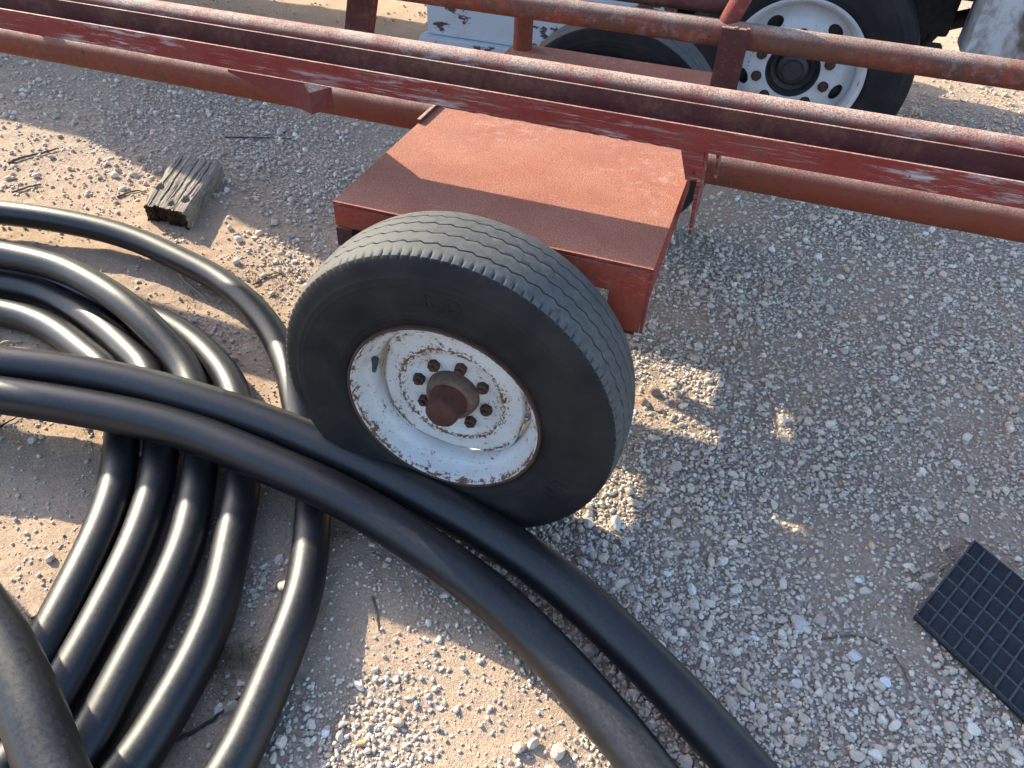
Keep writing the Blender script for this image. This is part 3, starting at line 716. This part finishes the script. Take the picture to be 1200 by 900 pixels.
# ------------------------------------------------------------------ truck behind
truck = empty('parked_truck', (0, 3.2, 0)); tag(truck, 'white work truck with a rust-patched side box parked behind the trailer', 'truck')
TO = Vector((0, -3.2, 0))
def kpart(mb, name, mat, bevel=0.0, smooth=None):
    o = mb.build(name, M[mat], truck, smooth, bevel); o.location = TO; return o
def truck_wheel(cx, y, R=.465, detail=True):
    wh = empty('wheel', (cx, y-3.2, R), truck)
    make_tyre(R, .25, .11, .280, wh, (0, 0, 0), True, .012, 360, 'truckrubber')
    prof = [(-.005, .281), (-.012, .277), (-.010, .268), (.004, .262), (.012, .255), (.030, .249), (.05, .243), (.09, .240), (.22, .24), (.22, .262)]
    MB().revolve(prof, 96).build('rim', M['truckrim'], wh, 1.0)
    # disc: closed solid with holes cut through
    disc = MB().revolve([(.022, .105), (.020, .125), (.020, .168), (.024, .182), (.040, .205), (.056, .228), (.060, .243), (.070, .243), (.066, .225), (.050, .200), (.036, .182), (.034, .125), (.034, .105)], 120, closed=True).build('wheel_disc', M['truckrim'], wh, 0.9)
    cut = MB()
    for q in range(5):
        a = .92+q*2*math.pi/5; c, s_ = math.cos(a), math.sin(a)
        n = 24; ring = []
        for j in range(n):
            b = 2*math.pi*j/n; t_, r_ = .034*math.cos(b), .2+.023*math.sin(b)
            ring.append((r_*c-t_*s_, r_*s_+t_*c))
        cut.prism(ring, 'y', -.02, .14)
    co = cut.build('cutter', M['truckrim'], wh); bpy.context.view_layer.update()
    md = disc.modifiers.new('b', 'BOOLEAN'); md.object = co; md.solver = 'EXACT'
    nm = bpy.data.meshes.new_from_object(disc.evaluated_get(bpy.context.evaluated_depsgraph_get())); disc.modifiers.clear(); disc.data = nm
    bpy.data.objects.remove(co)
    for q in range(10):
        a = .30+q*math.pi/5; lx, lz = .1425*math.cos(a), .1425*math.sin(a)
        hx = MB(); hx.prism([(lx+.0175*math.cos(i*math.pi/3+q), lz+.0175*math.sin(i*math.pi/3+q)) for i in range(6)], 'y', -.002, .022)
        hx.tube([(lx, -.001, lz), (lx, -.010, lz)], .010, 10); hx.tube([(lx, .0195, lz), (lx, .017, lz)], .0215, 16)
        hx.build('lug_nut', M['rustdark'], wh, None, .001)
    MB().revolve([(.09, .245), (.088, .10), (.05, .104), (.024, .110), (.020, .106), (.05, .088), (.055, .070), (.030, .062), (.022, .054), (.020, .042), (.010, .038), (.008, .0005)], 60).build('hub', M['hubdark'], wh, 0.7)
    return wh
w0 = truck_wheel(.581, 2.20)
letters([('N', -.02), ('O', .10)], .365, -.020+.0, w0, 'truckrubber', .0016, .045)
truck_wheel(-5.15, 2.24)
# side box with step flange between wheel and cab end
kpart(MB().box((-1.075, 2.262, .374), (.02, 2.66, .86)), 'side_box', 'truckwhite', .006)
kpart(MB().box((-1.10, 2.222, .345), (.04, 2.30, .3725)), 'step_flange', 'truckwhite', .004)
kpart(MB().box((-1.06, 2.30, .27), (.0, 2.62, .344)), 'box_skirt', 'truckwhite', .004)
# bumper end and front
kpart(MB().box((1.17, 2.205, .60), (1.62, 2.42, .86)), 'bumper', 'bumper', .012)
kpart(MB().box((1.30, 2.421, .62), (1.62, 4.3, .86)), 'bumper', 'bumper', .012)
# chassis, axle, suspension
for y in (2.86, 3.62): kpart(MB().box((-6.2, y-.035, .66), (1.45, y+.035, .86)), 'frame_rail', 'chassis', .006)
kpart(MB().tube([(.581, 2.32, .465), (.581, 2.5, .42), (.581, 2.8, .36), (.581, 3.7, .36), (.581, 4.1, .465)], .05, 14), 'front_axle', 'chassis', smooth=1.0)
kpart(MB().tube([(-5.1, 2.4, .465), (-5.1, 4.1, .465)], .07, 14), 'rear_axle', 'chassis', smooth=1.0)
for k in range(5): kpart(MB().box((.581-.62+.09*k, 2.80, .455+.013*k), (.581+.62-.09*k, 2.88, .467+.013*k)), 'spring_leaf', 'chassis', .001)
kpart(MB().tube(spline([(.62, 2.45, .50), (.86, 2.50, .52), (1.10, 2.62, .60), (1.32, 2.70, .66)]), .035, 12), 'steering_arm', 'chassis', smooth=1.0)
kpart(MB().tube([(1.02, 2.62, .36), (1.07, 2.62, .62), (1.09, 2.62, .80)], [.05, .06, .07], 14), 'shock_absorber', 'chassis', smooth=1.0)
kpart(MB().box((.98, 2.56, .57), (1.16, 2.76, .86)), 'steering_box', 'chassis', .02)
kpart(MB().tube([(.95, 2.50, .40), (1.04, 2.56, .46), (1.12, 2.58, .60)], .018, 10), 'brake_hose', 'chassis', smooth=1.0)
kpart(MB().box((-.95, 2.9, .42), (.3, 3.6, .66)), 'fuel_tank', 'chassis', .03)
# unseen truck body: cab, and bed, tank, skirts shaped to cast the ground shadows
kpart(MB().box((-6.6, 2.2, .95), (-1.25, 4.25, 1.15)), 'shadow_flatbed', 'truckwhite', .008)
kpart(MB().prism([(-4.40, 1.152), (-4.30, 1.38), (-4.19, 1.60), (-4.0, 1.78), (-3.6, 1.88), (-3.06, 1.93), (-2.80, 1.93), (-2.78, 2.33), (-1.28, 2.33), (-1.28, 1.152)], 'y', 2.205, 4.24), 'shadow_tank', 'truckwhite', .02)
kpart(MB().box((-6.6, 2.21, .38), (-5.7, 4.2, .945)), 'shadow_skirt', 'truckwhite', .01)
kpart(MB().box((-4.58, 2.21, .36), (-4.46, 4.2, .945)), 'shadow_flap', 'chassis', .004)
kpart(MB().prism([(-1.15, .88), (.12, .88), (.18, 1.05), (.40, 1.16), (.76, 1.16), (.98, 1.05), (1.06, .88), (1.60, .88), (1.62, 1.55), (.55, 1.66), (.15, 2.45), (-1.15, 2.5)], 'y', 2.24, 4.26), 'cab', 'truckwhite', .01)
kpart(MB().prism([(-.85, 1.62), (.30, 1.62), (.02, 2.3), (-.85, 2.32)], 'y', 2.2335, 2.2385), 'side_window', 'glass')
kpart(MB().prism([(-.90, .98), (.05, .98), (.05, 1.02), (-.90, 1.02)], 'y', 2.232, 2.2385), 'door_trim', 'chassis')

# ------------------------------------------------------------------ black poly pipes
RP = 0.0440
def poly(label, ctrl, r=RP, n=28):
    pts = spline(ctrl, 0.018)
    base = np.array([pts[len(pts)//2][0], pts[len(pts)//2][1], 0])
    o = MB().tube([p-base for p in pts], r, n).build('poly_pipe', M['poly'], None, 1.2)
    o.location = base; tag(o, label, 'pipe', 'black plastic pipes coiled beside the trailer'); return o
def loop(pts):
    """carry a traced strand on round the far, unseen side of the coil until it meets its own start"""
    C = np.array([-2.0, -0.85]); a0, a1 = pts[-1], pts[0]
    a, b = a0[0]-C[0], a1[1]-C[1]
    t0 = math.asin(max(-.9, min(.9, (a0[1]-C[1])/b))); t1 = math.acos(max(-.9, min(.9, (a1[0]-C[0])/a)))-2*math.pi
    a /= math.cos(t0); b /= math.sin(t1); out = list(pts)
    for k in np.linspace(0, 1, 26)[1:-1]:
        e = k*k*(3-2*k); t = t0+(t1-t0)*k
        out.append(np.array([C[0]+a*math.cos(t), C[1]+b*math.sin(t), a0[2]+(a1[2]-a0[2])*e]))
    return out+[a1.copy()]
def pz(lst): return [at(u, v, 'z', z) for u, v, z in lst]
g = RP-.002
A = pz([(-60, 243, .10), (0, 249, .095), (60, 257, .09), (120, 269, .08), (167, 284, .07), (213, 305, .06), (257, 328, .052), (293, 357, .047), (320, 390, g), (338, 430, g), (349, 475, g)])
A += pz([(366, 560, g), (366, 615, g), (359, 678, g), (347, 722, g), (323, 784, g), (295, 851, g), (272, 897, g)])
poly('outermost black pipe loop lying alone on the sand, passing behind the tyre', loop(A))
S1 = pz([(-60, 290, .14), (0, 298, .14), (67, 313, .14), (110, 333, .138), (147, 357, .13), (180, 387, .105), (207, 417, .075), (224, 447, .055), (238, 510, g), (232, 567, g), (219, 633, g), (192, 700, g), (158, 767, g), (124, 833, g), (90, 890, g)])
poly('black coil loop lying on top of its neighbour, third from the lone outer loop', loop(S1))
S2 = pz([(-60, 309, .05), (0, 317, .05), (55, 327, .05), (105, 345, .05), (150, 363, .048), (195, 380, .046), (229, 402, g), (257, 430, g), (275, 460, g), (288, 520, g), (282, 584, g), (272, 633, g), (258, 700, g), (232, 767, g), (196, 833, g), (156, 896, g)])
poly('black coil loop beside a strip of bare sand, next to the lone outer loop', loop(S2))
S3 = pz([(-60, 325, .05), (0, 333, .05), (50, 343, .048), (90, 363, g), (127, 390, g), (157, 418, g), (174, 440, g), (188, 500, g), (184, 562, g), (162, 633, g), (131, 700, g), (96, 767, g), (62, 825, g), (20, 890, g)])
poly('black coil loop between the innermost loop and the one lying over its neighbour', loop(S3))
S4 = pz([(-60, 358, g), (0, 366, g), (40, 376, g), (73, 393, g), (103, 417, g), (124, 436, g), (142, 490, g), (138, 558, g), (122, 615, g), (93, 678, g), (66, 731, g), (35, 790, g), (2, 850, g)])
poly('innermost black coil loop with sunlit bare sand inside it', loop(S4))
K1 = pz([(-160, 415, .15), (-60, 420, .15), (0, 427, .15), (80, 436, .15), (160, 451, .15), (230, 470, .15), (310, 496, .148), (408, 537, .14), (500, 583, .125), (560, 616, .11), (622, 656, .09), (683, 705, .07), (738, 757, .056), (787, 806, .051), (834, 857, .051), (885, 915, .051)])
K1 = [np.array(p) for p in ((-3.3, -2.2, .05), (-3.22, -1.6, .06), (-2.95, -1.1, .10), (-2.55, -.68, .14), (-2.1, -.40, .15))]+K1+[np.array(p) for p in ((.95, -.61, .05), (1.12, -.81, .05), (1.27, -1.08, .05), (1.37, -1.42, .05), (1.40, -1.9, .05))]
poly('long black pipe arching over the coil, the one against the tyre', K1, .051)
K2 = pz([(-160, 452, .15), (-60, 456, .15), (0, 463, .15), (80, 475, .15), (160, 490, .15), (230, 509, .148), (310, 541, .146), (408, 586, .135), (510, 650, .105), (586, 708, .078), (646, 767, .058), (700, 828, .051), (756, 898, .051)])
K2 = [np.array(p) for p in ((-3.0, -2.2, .05), (-2.92, -1.6, .07), (-2.68, -1.1, .11), (-2.33, -.72, .145), (-1.93, -.46, .15))]+K2+[np.array(p) for p in ((.75, -.65, .05), (.92, -.86, .05), (1.06, -1.14, .05), (1.15, -1.48, .05), (1.17, -1.9, .05))]
poly('long black pipe arching over the coil, the one lying on sunlit sand', K2, .050)
PP = pz([(-70, 640, .26), (-35, 700, .25), (0, 752, .24), (24, 803, .23), (46, 858, .22), (62, 905, .21), (80, 970, .20)])
PP = [np.array(p) for p in ((-3.35, -1.3, .06), (-3.0, -.85, .10), (-2.5, -.53, .17), (-1.95, -.40, .24), (-1.5, -.42, .26), (-1.15, -.52, .262))]+PP[:-1]+[np.array(p) for p in ((-.12, -1.06, .19), (.02, -1.25, .165), (.09, -1.5, .13), (.05, -1.85, .08), (-.1, -2.2, .055))]
poly('thick-looking black pipe raised across the ends of the coil loops', PP, .051)
# ------------------------------------------------------------------ weathered wood block
def wood_block():
    h = .078
    c = [at(168, 237, 'z', h), at(216, 250, 'z', h), at(260, 190, 'z', h), at(207, 180, 'z', h)]
    o_ = (c[0]+c[1]+c[2]+c[3])/4
    nx_, ny_, nz_ = 70, 44, 12
    rs = np.random.default_rng(4)
    vs = {}; V = []; F = []
    splits = [(.16, 1.0, .05), (.33, .9, .035), (.52, .8, .028), (.68, 1.0, .03), (.82, .7, .03)]
    def P(u, v, w):
        p = (c[0]*(1-u)+c[1]*u)*(1-v)+(c[3]*(1-u)+c[2]*u)*v
        p = p-o_; z = -h+w*h
        n1 = float(vnoise(np.array([u*5+w*3]), np.array([v*6+w*2]), 1.0, 21)[0])-.5
        n2 = float(vnoise(np.array([u*48]), np.array([v*2.5+w*9]), 1.0, 22)[0])-.5
        dz = 0
        if w > .8:
            for su, ext, dp in splits:
                wob = .010*math.sin(v*7+su*20)+.004*math.sin(v*23+su*9)
                d = abs(u-su-wob)
                if d < .014 and (v > 1-ext): dz -= dp*(1-d/.014)*(.3+.7*v)*.8
            dz += .004*n2+.007*n1
            # knots rotted away near the front and a chipped left edge
            for (ku, kv, kr, kd) in ((.12, .33, .10, .035), (.83, .22, .09, .03), (.60, .10, .07, .02)):
                q = ((u-ku)**2+((v-kv)*1.5)**2)/(kr*kr)
                if q < 1: dz -= kd*(1-q)
        q = np.array([p[0], p[1], z+dz])
        dirn = np.array([p[0], p[1], 0.0]); L = np.linalg.norm(dirn)+1e-6
        q += dirn/L*(.010*n1+.002*n2)*(1 if 0 < w < 1 or True else 0)
        if v < .02: q += (c[0]-c[3])/np.linalg.norm(c[0]-c[3])*(.02*n2-.03*(1-w)*(.3+n1)+(.012 if u < .25 else 0))
        # rounded long edges
        e = min(u, 1-u)
        if e < .06 and w > .85: q[2] -= .010*(1-e/.06)
        return q
    def key(i, j, k):
        if (i, j, k) not in vs:
            vs[(i, j, k)] = len(V); V.append(P(i/nx_, j/ny_, k/nz_))
        return vs[(i, j, k)]
    for i in range(nx_):
        for j in range(ny_):
            F.append((key(i, j, nz_), key(i+1, j, nz_), key(i+1, j+1, nz_), key(i, j+1, nz_)))
    for k in range(nz_):
        for i in range(nx_):
            F.append((key(i, ny_, k), key(i, ny_, k+1), key(i+1, ny_, k+1), key(i+1, ny_, k)))
        for j in range(ny_):
            F.append((key(0, j, k), key(0, j, k+1), key(0, j+1, k+1), key(0, j+1, k))); F.append((key(nx_, j, k), key(nx_, j+1, k), key(nx_, j+1, k+1), key(nx_, j, k+1)))
    E_ = []
    for k in range(nz_):
        for i in range(nx_): E_.append((key(i, 0, k), key(i+1, 0, k), key(i+1, 0, k+1), key(i, 0, k+1)))
    o = empty('wood_block', (o_[0], o_[1], 0)); tag(o, 'weathered split wooden block lying on the gravel', 'wood block')
    ang = math.atan2(*(c[3]-c[0])[:2])  # local Y along the grain
    Vl = [Matrix.Rotation(ang, 3, 'Z') @ Vector(p) for p in V]
    a = MB().add(Vl, F).build('timber', M['wood'], o, 0.9); a.location = (0, 0, h); a.rotation_euler = (0, 0, -ang)
    b = MB().add(Vl, E_).build('broken_end', M['woodend'], o, 0.9); b.location = (0, 0, h); b.rotation_euler = (0, 0, -ang)
wood_block()

# ------------------------------------------------------------------ black plastic ramp
def ramp():
    p0 = at(1071, 722, 'z', .012); p1 = at(1200, 843, 'z', .012); a = (p1-p0); a[2] = 0; a /= np.linalg.norm(a)
    hz = .062; p2 = at(1140, 635, 'z', hz); b = (p2-p0); L = np.linalg.norm(b[:2]); hb = b.copy(); hb[2] = 0; hb /= np.linalg.norm(hb)
    LEN = .50
    root = empty('plastic_ramp', (p0[0], p0[1], 0)); tag(root, 'black plastic wedge ramp with a moulded square grid lying on the gravel', 'ramp')
    def P(s, t, n=0.0):  # s metres along a, t 0..1 up the slope, n lift
        nrm = np.cross(a, np.array([hb[0]*L, hb[1]*L, hz-.012])); nrm /= np.linalg.norm(nrm)
        if nrm[2] < 0: nrm = -nrm
        q = np.array([0, 0, .012])+a*s+hb*L*t; q[2] = .012+(hz-.012)*t
        return q+nrm*n
    def slab(mb, s0, s1, t0, t1, n0, n1):
        vs = [P(s, t, n) for n in (n0, n1) for s, t in ((s0, t0), (s1, t0), (s1, t1), (s0, t1))]
        mb.add(vs, [(3, 2, 1, 0), (4, 5, 6, 7), (0, 1, 5, 4), (1, 2, 6, 5), (2, 3, 7, 6), (3, 0, 4, 7)])
    # body: wedge with a sloping back
    bk = [P(0, 1)+hb*.075, P(LEN, 1)+hb*.075]
    vs = [P(0, 0), P(LEN, 0), P(LEN, 1), P(0, 1), np.array([*P(0, 0)[:2], 0.002]), np.array([*P(LEN, 0)[:2], 0.002]), np.array([*bk[1][:2], 0.002]), np.array([*bk[0][:2], 0.002])]
    MB().add(vs, [(0, 1, 2, 3), (4, 5, 1, 0), (3, 2, 6, 7), (0, 3, 7, 4), (1, 5, 6, 2), (7, 6, 5, 4)]).build('body', M['plastic'], root, None, .003)
    nc, nr = 15, 6; cw = LEN/nc
    for k in range(nc+1):
        mb = MB(); s = k*cw; hw = .0045 if k in (0, nc) else .0024
        slab(mb, max(0, s-hw), min(LEN, s+hw), .0, 1.0, -.001, .0115); mb.build('rib', M['plastic_edge'], root, None, .0008)
    for r in range(nr+1):
        mb = MB(); t = r/nr; ht = .009
        slab(mb, .001, LEN-.001, max(0, t-ht*1.2) if r else 0.0, min(1, t+ht) if r < nr else 1.0, -.001, 0.012 if r in (0, nr) else .0098); mb.build('rib', M['plastic_edge'], root, None, .0008)
    mb0 = None
    for k in range(nc):
        for r in range(nr):
            # each cell floor is a little ramp of its own, tipped toward the ridge
            s0, s1 = k*cw+.0018, (k+1)*cw-.0018; t0, t1 = r/nr+.010, (r+1)/nr-.012
            q = [P(s0, t0, .0008), P(s1, t0, .0002), P(s1, t1, .0075), P(s0, t1, .0090), P(s0, t0, -.001), P(s1, t0, -.001), P(s1, t1, -.001), P(s0, t1, -.001)]
            MB().add(q, [(0, 1, 2, 3), (7, 6, 5, 4), (4, 5, 1, 0), (5, 6, 2, 1), (6, 7, 3, 2), (7, 4, 0, 3)]).build('grid_cell', M['plastic'], root)
ramp()

# ------------------------------------------------------------------ twigs, wire, dry grass
def gz(x, y): return float(height(np.array([x]), np.array([y]))[0])
def twig(name, label, pix, r, mat, lift=.004, cat='twig', group='dry twigs lying on the ground'):
    pts = []
    for u, v in pix:
        p = at(u, v, 'z', 0.0); pts.append((p[0], p[1], gz(p[0], p[1])+r+lift*random.uniform(0, 1)))
    pts = spline(pts, .008); n = len(pts); base = np.array([pts[0][0], pts[0][1], 0])
    for p in pts: p[:2] += rng.normal(scale=r*.35, size=2)
    rr = np.linspace(r, r*.5, n)
    o = MB().tube([p-base for p in pts], rr, 8, True, wob=.12).build(name, M[mat], None, 1.0); o.location = base
    return tag(o, label, cat, group)
twig('wire', 'thin straight dark wire lying on shaded gravel under the trailer', [(264, 163), (300, 163.5), (343, 164.5)], .0035, 'wire', .016, 'wire', None)
twig('twig', 'crooked twig at the edge of the sunlit sand beside the pipes', [(436, 696), (440, 712), (441, 725), (444, 738)], .0028, 'twig')
twig('twig', 'pale straight stick beside the outermost pipe loop', [(209, 321), (222, 333), (236, 345), (243, 350)], .004, 'paletwig')
twig('twig', 'thin curved twig in the gravel by the plastic ramp', [(962, 750), (1000, 744), (1030, 752), (1050, 770), (1062, 790), (1068, 808)], .0022, 'twig')
twig('twig', 'dead stick on the sunlit ground near the wood block', [(10, 195), (30, 188), (52, 183), (70, 178)], .007, 'twig')
twig('twig', 'thin dead twig branching off a stick near the wood block', [(15, 228), (33, 222), (50, 218)], .005, 'twig')
twig('twig', 'small looped twig touching the wood block', [(138, 233), (150, 228), (164, 226), (172, 229)], .005, 'twig')
twig('twig', 'dark red stem on shaded ground between two coil loops', [(205, 868), (235, 852), (262, 832), (290, 806)], .0042, 'wire')
twig('twig', 'short dark twig on the sand inside the coil', [(36, 725), (45, 718), (58, 708)], .003, 'twig')
twig('twig', 'bent twig on sunlit ground between outer loop and tyre', [(296, 332), (310, 324), (324, 318), (334, 322)], .0035, 'twig')
twig('twig', 'short bleached twig inside the coil near the arching pipes', [(0, 408), (12, 403), (26, 402)], .006, 'paletwig')
twig('twig', 'thin brown stem under the arching pipes on shaded sand', [(-5, 502), (10, 494), (24, 487)], .003, 'wire')
twig('twig', 'small twig lying across gravel below the plastic ramp', [(970, 830), (974, 850), (976, 872)], .002, 'paletwig')
def grass(name, label, u, v, n, spread, ln):
    mb = MB(); c = at(u, v, 'z', 0.0)
    for k in range(n):
        x, y = rng.normal(scale=spread, size=2); a = rng.uniform(0, 6.28); l = ln*rng.uniform(.4, 1); bend = rng.uniform(-.5, .5)
        pts = []
        for t in np.linspace(0, 1, 7):
            aa = a+bend*t*2
            pts.append((x+math.cos(aa)*l*t, y+math.sin(aa)*l*t, gz(c[0]+x, c[1]+y)+.003+.02*math.sin(t*3.0)*rng.uniform(.1, .8)))
        mb.tube(pts, .0009, 4, False)
    o = mb.build(name, M['straw'], None); o.location = (c[0], c[1], 0); tag(o, label, 'dry grass', kind='stuff')
grass('dry_grass', 'tangle of dry grass between two coil loops', 268, 775, 70, .022, .06)
grass('dry_grass', 'wisps of dry grass beside the lone outer loop', 402, 628, 16, .012, .05)
grass('dry_grass', 'dry grass litter beside the outermost loop near the wood block', 225, 345, 24, .03, .05)
grass('dry_grass', 'litter of dry stems on sunlit ground left of the tyre', 315, 330, 40, .07, .05)
grass('dry_grass', 'dry stems on the sand inside the coil', 48, 715, 14, .02, .06)
